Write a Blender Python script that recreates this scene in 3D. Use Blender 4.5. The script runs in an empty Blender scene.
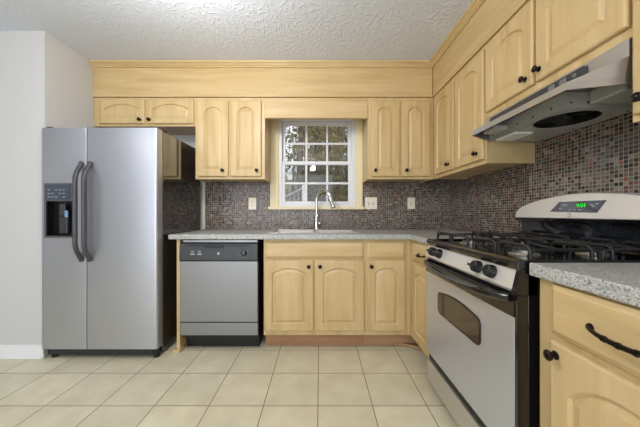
import bpy, bmesh, math, random
from mathutils import Vector, Matrix
random.seed(7)
PI = math.pi
S = bpy.context.scene
C = S.collection

# ---------------------------------------------------------------- camera, world, light, exposure
F = 267.0; CH = 1.075
cd = bpy.data.cameras.new('camera'); cam = bpy.data.objects.new('camera', cd); C.objects.link(cam)
cam.location = (0, 0, CH); cam.rotation_euler = (PI/2, 0, 0)
cd.sensor_width = 36; cd.lens = F/640*36; cd.clip_start = .02; cd.clip_end = 200
S.camera = cam
S.view_settings.view_transform = 'Standard'; S.view_settings.look = 'None'
S.view_settings.gamma = 1; S.view_settings.use_curve_mapping = False
S.view_settings.exposure = 0.45
w = bpy.data.worlds.new('sky'); S.world = w; w.use_nodes = True
wn = w.node_tree.nodes; wb = wn['Background']
wb.inputs[0].default_value = (.80, .87, 1.0, 1); wb.inputs[1].default_value = 1.35

def area(name, loc, rot, sx, sy, power, col=(1, 1, 1)):
    l = bpy.data.lights.new(name, 'AREA'); l.shape = 'RECTANGLE'; l.size = sx; l.size_y = sy
    l.energy = power; l.color = col
    o = bpy.data.objects.new(name, l); C.objects.link(o); o.location = loc; o.rotation_euler = rot
    return o
def point(name, loc, power, r=.1, col=(1, 1, 1)):
    l = bpy.data.lights.new(name, 'POINT'); l.energy = power; l.shadow_soft_size = r; l.color = col
    o = bpy.data.objects.new(name, l); C.objects.link(o); o.location = loc
    return o
sl = bpy.data.lights.new('sun_fill', 'SUN'); sl.energy = 2.4; sl.angle = .15; sl.color = (1, .94, .84)  # added weak sun to brighten the trees and slope outside
so = bpy.data.objects.new('sun_fill', sl); C.objects.link(so); so.rotation_euler = (math.radians(42), 0, math.radians(-12))
area('rear_fill', (-1.4, -2.9, 1.25), (PI/2, 0, 0), 3.6, 2.1, 39, (.88, .93, 1.0))  # added fill light behind the camera, set in an invented rear opening
point('lamp_kitchen', (-.74, 1.15, 2.15), 26, .13, (1, .985, .97))
point('left_fill', (-2.4, -.6, 2.17), 8.5, .13, (1, .98, .96))  # added fill light from a made-up lamp out of view at the left
point('lamp_rear', (-.17, -.95, 2.17), 19, .06, (1, .95, .88))

# ---------------------------------------------------------------- materials
def lin(c): return tuple((x/255/12.92 if x/255 <= .04045 else ((x/255+.055)/1.055)**2.4) for x in c)
def base(name):
    m = bpy.data.materials.new(name); m.use_nodes = True
    return m, m.node_tree.nodes, m.node_tree.links, m.node_tree.nodes['Principled BSDF']
def mat(name, rgb, rough=.5, metal=0, spec=.5, emit=None, es=1, coat=0):
    m, n, l, b = base(name)
    b.inputs['Base Color'].default_value = (*lin(rgb), 1)
    b.inputs['Roughness'].default_value = rough; b.inputs['Metallic'].default_value = metal
    b.inputs['Specular IOR Level'].default_value = spec; b.inputs['Coat Weight'].default_value = coat
    # faint surface variation
    tc = n.new('ShaderNodeTexCoord'); nz = n.new('ShaderNodeTexNoise'); nz.inputs['Scale'].default_value = 9
    l.new(tc.outputs['Object'], nz.inputs['Vector'])
    mr = n.new('ShaderNodeMapRange'); mr.inputs['To Min'].default_value = max(0, rough-.04); mr.inputs['To Max'].default_value = min(1, rough+.04)
    l.new(nz.outputs['Fac'], mr.inputs['Value']); l.new(mr.outputs['Result'], b.inputs['Roughness'])
    if emit: b.inputs['Emission Color'].default_value = (*lin(emit), 1); b.inputs['Emission Strength'].default_value = es
    return m
def ramp(n, stops, interp='LINEAR'):
    r = n.new('ShaderNodeValToRGB'); e = r.color_ramp; e.interpolation = interp
    while len(e.elements) > 1: e.elements.remove(e.elements[-1])
    e.elements[0].position = stops[0][0]; e.elements[0].color = (*lin(stops[0][1]), 1)
    for p, c in stops[1:]:
        x = e.elements.new(p); x.color = (*lin(c), 1)
    return r
def wood(name, scale, c1, c2, c3, rough=.42):
    m, n, l, b = base(name)
    tc = n.new('ShaderNodeTexCoord'); mp = n.new('ShaderNodeMapping'); mp.inputs['Scale'].default_value = scale
    oi = n.new('ShaderNodeObjectInfo'); mu = n.new('ShaderNodeVectorMath'); mu.operation = 'ADD'
    sc = n.new('ShaderNodeVectorMath'); sc.operation = 'SCALE'; sc.inputs['Scale'].default_value = 30
    cb = n.new('ShaderNodeCombineXYZ')
    l.new(oi.outputs['Random'], cb.inputs[0]); l.new(oi.outputs['Random'], cb.inputs[2])
    l.new(cb.outputs[0], sc.inputs[0]); l.new(tc.outputs['Object'], mp.inputs['Vector'])
    l.new(mp.outputs[0], mu.inputs[0]); l.new(sc.outputs[0], mu.inputs[1])
    nz = n.new('ShaderNodeTexNoise'); nz.inputs['Scale'].default_value = 1; nz.inputs['Detail'].default_value = 5
    nz.inputs['Distortion'].default_value = .6; l.new(mu.outputs[0], nz.inputs['Vector'])
    r = ramp(n, [(.30, c1), (.5, c2), (.72, c3)]); l.new(nz.outputs['Fac'], r.inputs[0])
    l.new(r.outputs[0], b.inputs['Base Color']); b.inputs['Roughness'].default_value = rough
    b.inputs['Coat Weight'].default_value = .12; b.inputs['Coat Roughness'].default_value = .25
    return m
M = {}
W1, W2, W3 = (190, 161, 110), (201, 174, 124), (210, 185, 140)
M['wood_v'] = wood('maple_vertical_grain', (14, 14, 1.6), W1, W2, W3)
M['wood_h'] = wood('maple_horizontal_grain', (1.6, 1.6, 16), W1, W2, W3)
M['wood_y'] = wood('maple_depth_grain', (14, 1.6, 14), W1, W2, W3)
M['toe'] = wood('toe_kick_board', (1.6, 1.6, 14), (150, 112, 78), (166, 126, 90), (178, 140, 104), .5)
M['cream'] = mat('cream_casing_paint', (236, 222, 180), .45)
M['bronze'] = mat('oil_rubbed_bronze', (38, 30, 26), .28, .7)
M['white'] = mat('white_vinyl', (228, 228, 232), .35)
M['baseboard'] = mat('white_baseboard_paint', (232, 232, 232), .35)
M['wall'] = mat('warm_white_wall_paint', (202, 201, 200), .8, spec=.25)
M['wallcool'] = mat('grey_white_wall_paint', (204, 202, 201), .85, spec=.2)
M['black'] = mat('black_enamel', (14, 14, 15), .16, coat=.5)
M['fridgeblack'] = mat('glossy_black_side_panel', (20, 20, 22), .1, coat=1, spec=1)
M['fridgeblack'].node_tree.nodes['Principled BSDF'].inputs['Coat IOR'].default_value = 1.9
M['fridgeblack'].node_tree.nodes['Principled BSDF'].inputs['Coat Roughness'].default_value = .04
M['blackm'] = mat('black_matte_plastic', (22, 22, 23), .45)
M['iron'] = mat('cast_iron_grate', (28, 28, 30), .38)
M['handle'] = mat('dark_grey_handle_plastic', (68, 68, 72), .38)
M['panelgrey'] = mat('charcoal_control_plastic', (52, 53, 56), .4)
M['silverpaint'] = mat('silver_grey_metal', (168, 170, 170), .35, .5)
M['hoodin'] = mat('galvanised_hood_lining', (190, 192, 188), .4, .35)
M['chrome'] = mat('chrome', (225, 227, 230), .09, 1)
M['lens'] = mat('frosted_light_lens', (235, 236, 232), .3)
M['brass'] = mat('burner_aluminium', (170, 165, 155), .35, .9)
M['plate'] = mat('ivory_switch_plate', (240, 232, 212), .35)
M['slot'] = mat('outlet_slots', (90, 78, 60), .5)
M['print'] = mat('light_grey_printed_mark', (190, 194, 198), .5)
M['gloss'] = mat('glossy_black_with_blue_reflection', (24, 28, 34), .1, coat=1)  # black enamel, with the bluish reflection on it mixed into the colour
M['swgrey'] = mat('mid_grey_switch_plastic', (112, 112, 112), .4)
M['dimprint'] = mat('dim_blue_grey_print', (150, 162, 176), .5)
M['strip'] = mat('label_glass_with_reflection', (62, 70, 82), .15, coat=.5)  # lighter blue-grey takes the reflections on the display glass into the colour
M['dispframe'] = mat('grey_dispenser_frame', (84, 85, 88), .35)
M['digit'] = mat('green_clock_digits', (20, 200, 30), .5, emit=(40, 255, 50), es=.55)
M['lampglass'] = mat('lamp_dome_glass', (240, 235, 225), .4, emit=(255, 240, 220), es=2.0)
M['darkin'] = mat('dark_cavity_plastic', (12, 12, 14), .35)
M['sidewhite'] = mat('white_caulk_strip', (225, 220, 205), .5)
M['bluetag'] = mat('blue_dispenser_nozzle', (120, 160, 200), .4)  # even blue base colour for the nozzle, no emission

def steel(name, rgb, rough, sc):
    m, n, l, b = base(name)
    tc = n.new('ShaderNodeTexCoord'); mp = n.new('ShaderNodeMapping'); mp.inputs['Scale'].default_value = sc
    nz = n.new('ShaderNodeTexNoise'); nz.inputs['Scale'].default_value = 1; nz.inputs['Detail'].default_value = 3
    l.new(tc.outputs['Object'], mp.inputs[0]); l.new(mp.outputs[0], nz.inputs['Vector'])
    mr = n.new('ShaderNodeMapRange'); mr.inputs['To Min'].default_value = rough-.05; mr.inputs['To Max'].default_value = rough+.05
    l.new(nz.outputs['Fac'], mr.inputs['Value']); l.new(mr.outputs['Result'], b.inputs['Roughness'])
    b.inputs['Base Color'].default_value = (*lin(rgb), 1); b.inputs['Metallic'].default_value = .85
    return m
M['steel'] = steel('brushed_stainless', (188, 190, 197), .36, (600, 600, 4))
M['steel_dw'] = steel('darker_brushed_stainless', (148, 148, 149), .4, (600, 600, 4))
M['steel_oven'] = steel('oven_door_stainless', (204, 210, 222), .36, (4, 4, 600)); M['steel_oven'].node_tree.nodes['Principled BSDF'].inputs['Metallic'].default_value = .75
M['steel_hood'] = steel('hood_stainless', (176, 174, 172), .36, (4, 4, 600))
M['steel_h'] = steel('brushed_stainless_horizontal', (206, 204, 202), .34, (4, 4, 600))
M['steel_l'] = steel('satin_stainless_light', (232, 229, 222), .42, (4, 4, 600))
M['steel_l'].node_tree.nodes['Principled BSDF'].inputs['Metallic'].default_value = .55

def glass(name, tint, refl):
    m = bpy.data.materials.new(name); m.use_nodes = True; n = m.node_tree.nodes; l = m.node_tree.links; n.clear()
    out = n.new('ShaderNodeOutputMaterial'); mx = n.new('ShaderNodeMixShader'); tr = n.new('ShaderNodeBsdfTransparent'); gl = n.new('ShaderNodeBsdfGlossy')
    fr = n.new('ShaderNodeFresnel'); fr.inputs[0].default_value = refl
    tr.inputs[0].default_value = (*tint, 1); gl.inputs['Roughness'].default_value = .02
    l.new(fr.outputs[0], mx.inputs[0]); l.new(tr.outputs[0], mx.inputs[1]); l.new(gl.outputs[0], mx.inputs[2]); l.new(mx.outputs[0], out.inputs[0])
    return m
M['glass'] = glass('window_glass', (.95, .96, .96), 1.33)
def screen():
    m = glass('insect_screen_mesh', (1, 1, 1), 1.0); n = m.node_tree.nodes; l = m.node_tree.links
    mx = n['Mix Shader']; d = n.new('ShaderNodeBsdfDiffuse'); d.inputs[0].default_value = (*lin((64, 58, 44)), 1)
    for k in list(mx.inputs[0].links): l.remove(k)
    mx.inputs[0].default_value = .26; l.new(d.outputs[0], mx.inputs[2]); return m
M['screen'] = screen()
M['ovenglass'] = mat('smoked_oven_glass', (52, 46, 40), .08, coat=.6)
M['display'] = mat('dark_display_glass', (34, 26, 18), .08, coat=.6)

def granite():
    m, n, l, b = base('speckled_grey_laminate')
    tc = n.new('ShaderNodeTexCoord')
    v = n.new('ShaderNodeTexVoronoi'); v.inputs['Scale'].default_value = 240; l.new(tc.outputs['Object'], v.inputs['Vector'])
    wn_ = n.new('ShaderNodeSeparateColor'); l.new(v.outputs['Color'], wn_.inputs[0])
    r = ramp(n, [(0, (62, 60, 56)), (.11, (112, 110, 106)), (.24, (166, 166, 162)), (.50, (182, 182, 178)), (.84, (198, 198, 193)), (.95, (216, 216, 212))], 'CONSTANT')
    l.new(wn_.outputs[0], r.inputs[0])
    nz = n.new('ShaderNodeTexNoise'); nz.inputs['Scale'].default_value = 60; nz.inputs['Detail'].default_value = 4; l.new(tc.outputs['Object'], nz.inputs['Vector'])
    r2 = ramp(n, [(.35, (164, 163, 158)), (.6, (188, 188, 184))]); l.new(nz.outputs['Fac'], r2.inputs[0])
    mx = n.new('ShaderNodeMixRGB'); mx.inputs[0].default_value = .3; l.new(r.outputs[0], mx.inputs[1]); l.new(r2.outputs[0], mx.inputs[2])
    l.new(mx.outputs[0], b.inputs['Base Color']); b.inputs['Roughness'].default_value = .28
    return m
M['granite'] = granite()

def grid_nodes(n, l, src, a, bx, pitch, offa, offb):
    """returns (cell vector, edge distance) for a square grid over two object axes"""
    sp = n.new('ShaderNodeSeparateXYZ'); l.new(src, sp.inputs[0])
    outs = []; fr = []
    for ax, off in ((a, offa), (bx, offb)):
        s = n.new('ShaderNodeMath'); s.operation = 'SUBTRACT'; s.inputs[1].default_value = off; l.new(sp.outputs[ax], s.inputs[0])
        d = n.new('ShaderNodeMath'); d.operation = 'DIVIDE'; d.inputs[1].default_value = pitch; l.new(s.outputs[0], d.inputs[0])
        fl = n.new('ShaderNodeMath'); fl.operation = 'FLOOR'; l.new(d.outputs[0], fl.inputs[0]); outs.append(fl)
        f = n.new('ShaderNodeMath'); f.operation = 'FRACT'; l.new(d.outputs[0], f.inputs[0])
        q = n.new('ShaderNodeMath'); q.operation = 'PINGPONG'; q.inputs[1].default_value = .5; l.new(f.outputs[0], q.inputs[0]); fr.append(q)
    mn = n.new('ShaderNodeMath'); mn.operation = 'MINIMUM'; l.new(fr[0].outputs[0], mn.inputs[0]); l.new(fr[1].outputs[0], mn.inputs[1])
    cb = n.new('ShaderNodeCombineXYZ'); l.new(outs[0].outputs[0], cb.inputs[0]); l.new(outs[1].outputs[0], cb.inputs[1])
    return cb, mn
def mosaic(name, ax):
    m, n, l, b = base(name)
    tc = n.new('ShaderNodeTexCoord')
    cell, edge = grid_nodes(n, l, tc.outputs['Object'], ax, 2, .0188, .003, .914)
    wnz = n.new('ShaderNodeTexWhiteNoise'); wnz.noise_dimensions = '3D'; l.new(cell.outputs[0], wnz.inputs['Vector'])
    r = ramp(n, [(0, (26, 18, 16)), (.12, (50, 36, 32)), (.26, (76, 58, 50)), (.40, (100, 84, 76)), (.54, (82, 74, 74)), (.64, (118, 104, 96)), (.76, (92, 102, 96)), (.85, (140, 128, 120)), (.92, (104, 52, 44)), (.97, (136, 62, 50))], 'CONSTANT')
    l.new(wnz.outputs['Value'], r.inputs[0])
    g = n.new('ShaderNodeMath'); g.operation = 'GREATER_THAN'; g.inputs[1].default_value = .075; l.new(edge.outputs[0], g.inputs[0])
    mx = n.new('ShaderNodeMixRGB'); mx.inputs[1].default_value = (*lin((160, 150, 136)), 1)
    l.new(g.outputs[0], mx.inputs[0]); l.new(r.outputs[0], mx.inputs[2]); l.new(mx.outputs[0], b.inputs['Base Color'])
    rr = n.new('ShaderNodeMapRange'); rr.inputs['To Min'].default_value = .8; rr.inputs['To Max'].default_value = .24; l.new(g.outputs[0], rr.inputs['Value']); l.new(rr.outputs[0], b.inputs['Roughness'])
    # every tile sits at its own slight tilt
    geo = n.new('ShaderNodeNewGeometry'); sb = n.new('ShaderNodeVectorMath'); sb.operation = 'SUBTRACT'; sb.inputs[1].default_value = (.5, .5, .5)
    l.new(wnz.outputs['Color'], sb.inputs[0]); sc = n.new('ShaderNodeVectorMath'); sc.operation = 'SCALE'; sc.inputs['Scale'].default_value = .07; l.new(sb.outputs[0], sc.inputs[0])
    ad = n.new('ShaderNodeVectorMath'); l.new(geo.outputs['Normal'], ad.inputs[0]); l.new(sc.outputs[0], ad.inputs[1])
    nm = n.new('ShaderNodeVectorMath'); nm.operation = 'NORMALIZE'; l.new(ad.outputs[0], nm.inputs[0])
    bp = n.new('ShaderNodeBump'); bp.inputs['Strength'].default_value = .5; bp.inputs['Distance'].default_value = .002
    l.new(g.outputs[0], bp.inputs['Height']); l.new(nm.outputs[0], bp.inputs['Normal']); l.new(bp.outputs[0], b.inputs['Normal'])
    b.inputs['Specular IOR Level'].default_value = .6
    return m
M['mosaic_x'] = mosaic('glass_mosaic_back', 0)
M['mosaic_y'] = mosaic('glass_mosaic_right', 1)

def floor_mat():
    m, n, l, b = base('beige_ceramic_floor_tile')
    tc = n.new('ShaderNodeTexCoord')
    cell, edge = grid_nodes(n, l, tc.outputs['Object'], 0, 1, .3048, -.0115, 1.797)
    wnz = n.new('ShaderNodeTexWhiteNoise'); l.new(cell.outputs[0], wnz.inputs['Vector'])
    nz = n.new('ShaderNodeTexNoise'); nz.inputs['Scale'].default_value = 7; nz.inputs['Detail'].default_value = 6; l.new(tc.outputs['Object'], nz.inputs['Vector'])
    r = ramp(n, [(.3, (202, 193, 164)), (.7, (216, 209, 181))]); l.new(nz.outputs['Fac'], r.inputs[0])
    hs = n.new('ShaderNodeHueSaturation'); mr = n.new('ShaderNodeMapRange'); mr.inputs['To Min'].default_value = .95; mr.inputs['To Max'].default_value = 1.04
    l.new(wnz.outputs['Value'], mr.inputs['Value']); l.new(mr.outputs[0], hs.inputs['Value']); l.new(r.outputs[0], hs.inputs['Color'])
    g = n.new('ShaderNodeMath'); g.operation = 'GREATER_THAN'; g.inputs[1].default_value = .008; l.new(edge.outputs[0], g.inputs[0])
    mx = n.new('ShaderNodeMixRGB'); mx.inputs[1].default_value = (*lin((112, 96, 78)), 1)
    l.new(g.outputs[0], mx.inputs[0]); l.new(hs.outputs[0], mx.inputs[2]); l.new(mx.outputs[0], b.inputs['Base Color'])
    bp = n.new('ShaderNodeBump'); bp.inputs['Distance'].default_value = .002; bp.inputs['Strength'].default_value = .4; l.new(g.outputs[0], bp.inputs['Height']); l.new(bp.outputs[0], b.inputs['Normal'])
    b.inputs['Roughness'].default_value = .38
    return m
M['floor'] = floor_mat()

def ceiling_mat():
    m, n, l, b = base('stomp_textured_ceiling')
    tc = n.new('ShaderNodeTexCoord')
    hts = []
    for k, (scl, off, spokes) in enumerate(((5.2, 0, 13), (6.4, 3.7, 11))):
        mp = n.new('ShaderNodeMapping'); mp.inputs['Location'].default_value = (off, off*.6, 0); l.new(tc.outputs['Object'], mp.inputs[0])
        nd = n.new('ShaderNodeTexNoise'); nd.inputs['Scale'].default_value = 22; nd.inputs['Detail'].default_value = 2; l.new(mp.outputs[0], nd.inputs['Vector'])
        ds = n.new('ShaderNodeVectorMath'); ds.operation = 'SCALE'; ds.inputs['Scale'].default_value = .05; l.new(nd.outputs['Color'], ds.inputs[0])
        ad = n.new('ShaderNodeVectorMath'); l.new(mp.outputs[0], ad.inputs[0]); l.new(ds.outputs[0], ad.inputs[1])
        v = n.new('ShaderNodeTexVoronoi'); v.voronoi_dimensions = '2D'; v.inputs['Scale'].default_value = scl; l.new(ad.outputs[0], v.inputs['Vector'])
        s = n.new('ShaderNodeVectorMath'); s.operation = 'SUBTRACT'; l.new(ad.outputs[0], s.inputs[0]); l.new(v.outputs['Position'], s.inputs[1])
        sp = n.new('ShaderNodeSeparateXYZ'); l.new(s.outputs[0], sp.inputs[0])
        at = n.new('ShaderNodeMath'); at.operation = 'ARCTAN2'; l.new(sp.outputs[1], at.inputs[0]); l.new(sp.outputs[0], at.inputs[1])
        mu = n.new('ShaderNodeMath'); mu.operation = 'MULTIPLY'; mu.inputs[1].default_value = spokes; l.new(at.outputs[0], mu.inputs[0])
        sn = n.new('ShaderNodeMath'); sn.operation = 'SINE'; l.new(mu.outputs[0], sn.inputs[0])
        pw = n.new('ShaderNodeMapRange'); pw.inputs['From Min'].default_value = .35; pw.inputs['From Max'].default_value = 1; l.new(sn.outputs[0], pw.inputs['Value'])
        n2 = n.new('ShaderNodeTexNoise'); n2.inputs['Scale'].default_value = 30; l.new(mp.outputs[0], n2.inputs['Vector'])
        m2 = n.new('ShaderNodeMapRange'); m2.inputs['From Min'].default_value = .42; m2.inputs['From Max'].default_value = .6; l.new(n2.outputs['Fac'], m2.inputs['Value'])
        mm = n.new('ShaderNodeMath'); mm.operation = 'MULTIPLY'; l.new(pw.outputs[0], mm.inputs[0]); l.new(m2.outputs[0], mm.inputs[1]); hts.append(mm)
    mxx = n.new('ShaderNodeMath'); mxx.operation = 'MAXIMUM'; l.new(hts[0].outputs[0], mxx.inputs[0]); l.new(hts[1].outputs[0], mxx.inputs[1])
    bp = n.new('ShaderNodeBump'); bp.inputs['Strength'].default_value = .42; bp.inputs['Distance'].default_value = .006
    l.new(mxx.outputs[0], bp.inputs['Height']); l.new(bp.outputs[0], b.inputs['Normal'])
    b.inputs['Base Color'].default_value = (*lin((218, 224, 235)), 1); b.inputs['Roughness'].default_value = .75
    return m
M['ceiling'] = ceiling_mat()

def leafmat(name, sc, stops):
    m = noisemat(name, sc, stops); n = m.node_tree.nodes; l = m.node_tree.links; b = n['Principled BSDF']
    t = n.new('ShaderNodeBsdfTranslucent'); mx = n.new('ShaderNodeMixShader'); mx.inputs[0].default_value = .5
    l.new(b.inputs['Base Color'].links[0].from_socket, t.inputs[0]); l.new(b.outputs[0], mx.inputs[1]); l.new(t.outputs[0], mx.inputs[2])
    l.new(mx.outputs[0], n['Material Output'].inputs[0]); return m
def noisemat(name, sc, stops, rough=.9, det=5):
    m, n, l, b = base(name); tc = n.new('ShaderNodeTexCoord'); nz = n.new('ShaderNodeTexNoise')
    nz.inputs['Scale'].default_value = sc; nz.inputs['Detail'].default_value = det
    l.new(tc.outputs['Object'], nz.inputs['Vector']); r = ramp(n, stops); l.new(nz.outputs['Fac'], r.inputs[0])
    l.new(r.outputs[0], b.inputs['Base Color']); b.inputs['Roughness'].default_value = rough
    return m
M['litter'] = noisemat('leaf_litter_hillside', 2.2, [(.3, (92, 84, 56)), (.5, (132, 118, 82)), (.7, (162, 150, 118))])
M['bark'] = noisemat('tree_bark', 8, [(.3, (58, 50, 40)), (.7, (118, 106, 88))])
M['leafg'] = leafmat('olive_leaves', 3, [(.3, (104, 98, 64)), (.7, (160, 148, 108))])
M['leafo'] = leafmat('orange_autumn_leaves', 3, [(.3, (214, 116, 62)), (.7, (244, 168, 116))])
M['leafd'] = leafmat('dark_evergreen_leaves', 3, [(.3, (44, 52, 40)), (.7, (92, 104, 84))])
M['rail'] = mat('weathered_grey_railing', (142, 144, 142), .7)
M['siding'] = mat('white_painted_wood', (225, 225, 225), .7)

# ---------------------------------------------------------------- helpers
def tag(o, label=None, cat=None, group=None, kind=None):
    if label: o['label'] = label
    if cat: o['category'] = cat
    if group: o['group'] = group
    if kind: o['kind'] = kind
    return o
def obj(name, bm, m, parent=None, smooth=None, bevel=0):
    bmesh.ops.recalc_face_normals(bm, faces=bm.faces)
    me = bpy.data.meshes.new(name); bm.to_mesh(me); bm.free()
    for mm in (m if isinstance(m, (list, tuple)) else [m]): me.materials.append(mm)
    o = bpy.data.objects.new(name, me); C.objects.link(o)
    if parent: o.parent = parent
    if smooth:
        me.polygons.foreach_set('use_smooth', [True]*len(me.polygons)); me.set_sharp_from_angle(angle=math.radians(smooth))
    if bevel:
        b = o.modifiers.new('bevel', 'BEVEL'); b.width = bevel; b.segments = 2; b.limit_method = 'ANGLE'; b.angle_limit = math.radians(40)
    return o
def empty(name, loc=(0, 0, 0), rz=0, parent=None):
    o = bpy.data.objects.new(name, None); C.objects.link(o); o.location = loc; o.rotation_euler = (0, 0, rz); o.empty_display_size = .05
    if parent: o.parent = parent
    return o
def struct(name, bm, m, parent=None, **k):
    o = obj(name, bm, m, parent, **k)
    if not parent: o['kind'] = 'structure'
    return o
def bx(bm, x0, x1, y0, y1, z0, z1):
    vs = [bm.verts.new((x, y, z)) for x in (x0, x1) for y in (y0, y1) for z in (z0, z1)]
    for f in ((0, 1, 3, 2), (4, 6, 7, 5), (0, 4, 5, 1), (2, 3, 7, 6), (0, 2, 6, 4), (1, 5, 7, 3)): bm.faces.new([vs[i] for i in f])
    return bm
def box(*a): return bx(bmesh.new(), *a)
def tube(bm, pts, r, seg=10, caps=True):
    pts = [Vector(p) for p in pts]; n = len(pts); rs = r if isinstance(r, (list, tuple)) else [r]*n
    prev = None; rings = []
    up = Vector((0, 0, 1))
    for i, p in enumerate(pts):
        t = (pts[min(i+1, n-1)]-pts[max(i-1, 0)]).normalized()
        if prev is None:
            a = up if abs(t.dot(up)) < .9 else Vector((1, 0, 0)); u = t.cross(a).normalized()
        else: u = (prev-t*prev.dot(t)).normalized()
        prev = u; v = t.cross(u)
        rings.append([bm.verts.new(p+(u*math.cos(2*PI*k/seg)+v*math.sin(2*PI*k/seg))*rs[i]) for k in range(seg)])
    for a, b in zip(rings, rings[1:]):
        for k in range(seg): bm.faces.new((a[k], a[(k+1) % seg], b[(k+1) % seg], b[k]))
    if caps: bm.faces.new(rings[0][::-1]); bm.faces.new(rings[-1])
    return bm
def lathe(bm, prof, M4=Matrix(), seg=20):
    """profile of (radius, height) about local z, then moved by a matrix"""
    rings = []
    for r, z in prof:
        if r < 1e-6: rings.append([bm.verts.new(M4 @ Vector((0, 0, z)))])
        else: rings.append([bm.verts.new(M4 @ Vector((r*math.cos(2*PI*k/seg), r*math.sin(2*PI*k/seg), z))) for k in range(seg)])
    for a, b in zip(rings, rings[1:]):
        for k in range(seg):
            k2 = (k+1) % seg
            if len(a) == 1 and len(b) == 1: continue
            if len(a) == 1: bm.faces.new((a[0], b[k], b[k2]))
            elif len(b) == 1: bm.faces.new((a[k], a[k2], b[0]))
            else: bm.faces.new((a[k], a[k2], b[k2], b[k]))
    if len(rings[0]) > 1: bm.faces.new(rings[0])
    if len(rings[-1]) > 1: bm.faces.new(rings[-1])
    return bm
def prism(bm, pts, fn0, fn1):
    a = [bm.verts.new(fn0(p)) for p in pts]; b = [bm.verts.new(fn1(p)) for p in pts]
    n = len(pts)
    bm.faces.new(a); bm.faces.new(b)
    for i in range(n): bm.faces.new((a[i], a[(i+1) % n], b[(i+1) % n], b[i]))
    return bm
def arc(cx, cy, r, a0, a1, n):
    return [(cx+r*math.cos(a0+(a1-a0)*i/n), cy+r*math.sin(a0+(a1-a0)*i/n)) for i in range(n+1)]
def rrect(x0, x1, y0, y1, r, n=5):
    return arc(x1-r, y1-r, r, 0, PI/2, n)+arc(x0+r, y1-r, r, PI/2, PI, n)+arc(x0+r, y0+r, r, PI, 1.5*PI, n)+arc(x1-r, y0+r, r, 1.5*PI, 2*PI, n)
def ROT(loc, d):
    """matrix taking local +z to direction d at loc"""
    d = Vector(d).normalized(); return Matrix.Translation(loc) @ Vector((0, 0, 1)).rotation_difference(d).to_matrix().to_4x4()

# ---------------------------------------------------------------- room shell
WY = 2.73; WX = 1.335; CZ = 2.435; FUP = 2.42; AX = -2.053; AY = 1.99
struct('floor', box(-5.2, 1.6, -3.2, 2.95, -.05, 0), M['floor'])
struct('ceiling', box(-5.2, 1.6, -3.2, 2.95, CZ, CZ+.06), M['ceiling'])
GX0, GX1, GZ0, GZ1 = -.419, .358, 1.144, 2.075      # rough opening of the window
b = bmesh.new()
bx(b, AX-.12, GX0, WY, WY+.14, 0, CZ); bx(b, GX1, WX+.14, WY, WY+.14, 0, CZ)
bx(b, GX0, GX1, WY, WY+.14, 0, GZ0); bx(b, GX0, GX1, WY, WY+.14, GZ1, CZ)
struct('wall_back', b, M['wall'])
struct('wall_right', box(WX, WX+.14, -3.2, WY, 0, CZ), M['wall'])
b = bmesh.new(); bx(b, AX-.12, AX, AY+.1205, WY, 0, CZ)
struct('wall_alcove', b, M['wall'])
struct('wall_left', box(-5.2, AX, AY, AY+.12, 0, CZ), M['wall'])
struct('wall_far_left', box(-5.2, -5.08, -3.2, AY, 0, CZ), M['wallcool'])
b = bmesh.new(); bx(b, -5.08, -3.2, -3.2, -3.06, 0, CZ); bx(b, .4, WX, -3.2, -3.06, 0, CZ); bx(b, -3.2, .4, -3.2, -3.06, 2.3, CZ)
struct('wall_rear', b, M['wall'])
b = bmesh.new(); bx(b, -5.08, AX+.002, AY-.014, AY, 0, .085); bx(b, -5.08, AX-.001, AY-.010, AY, .085, .10); bx(b, -5.08, AX-.003, AY-.024, AY-.014, 0, .018)
struct('baseboard_left', b, M['baseboard'], bevel=.003)
# soffit boards and crown
struct('trim_1', box(AX, 1.012, 2.408, WY, 2.128, CZ), M['wood_h'])
struct('trim_2', box(1.018, WX, -1.0, WY, 2.128, CZ), wood('maple_run_grain', (1.6, 1.6, 16), W1, W2, W3))
prof = [(0, 0), (.012, 0), (.014, .010), (.022, .014), (.030, .026), (.040, .030), (.043, .047), (0, .047)]
z0 = CZ-.0475
b = bmesh.new(); prism(b, prof, lambda p: (AX, 2.408-p[0], z0+p[1]), lambda p: (1.018-p[0], 2.408-p[0], z0+p[1]))
struct('trim_3', b, M['wood_h'])
b = bmesh.new(); prism(b, prof, lambda p: (1.018-p[0], -1.0, z0+p[1]), lambda p: (1.018-p[0], 2.408-p[0], z0+p[1]))
struct('trim_4', b, wood('maple_crown_run', (14, 1.6, 14), W1, W2, W3))

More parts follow.
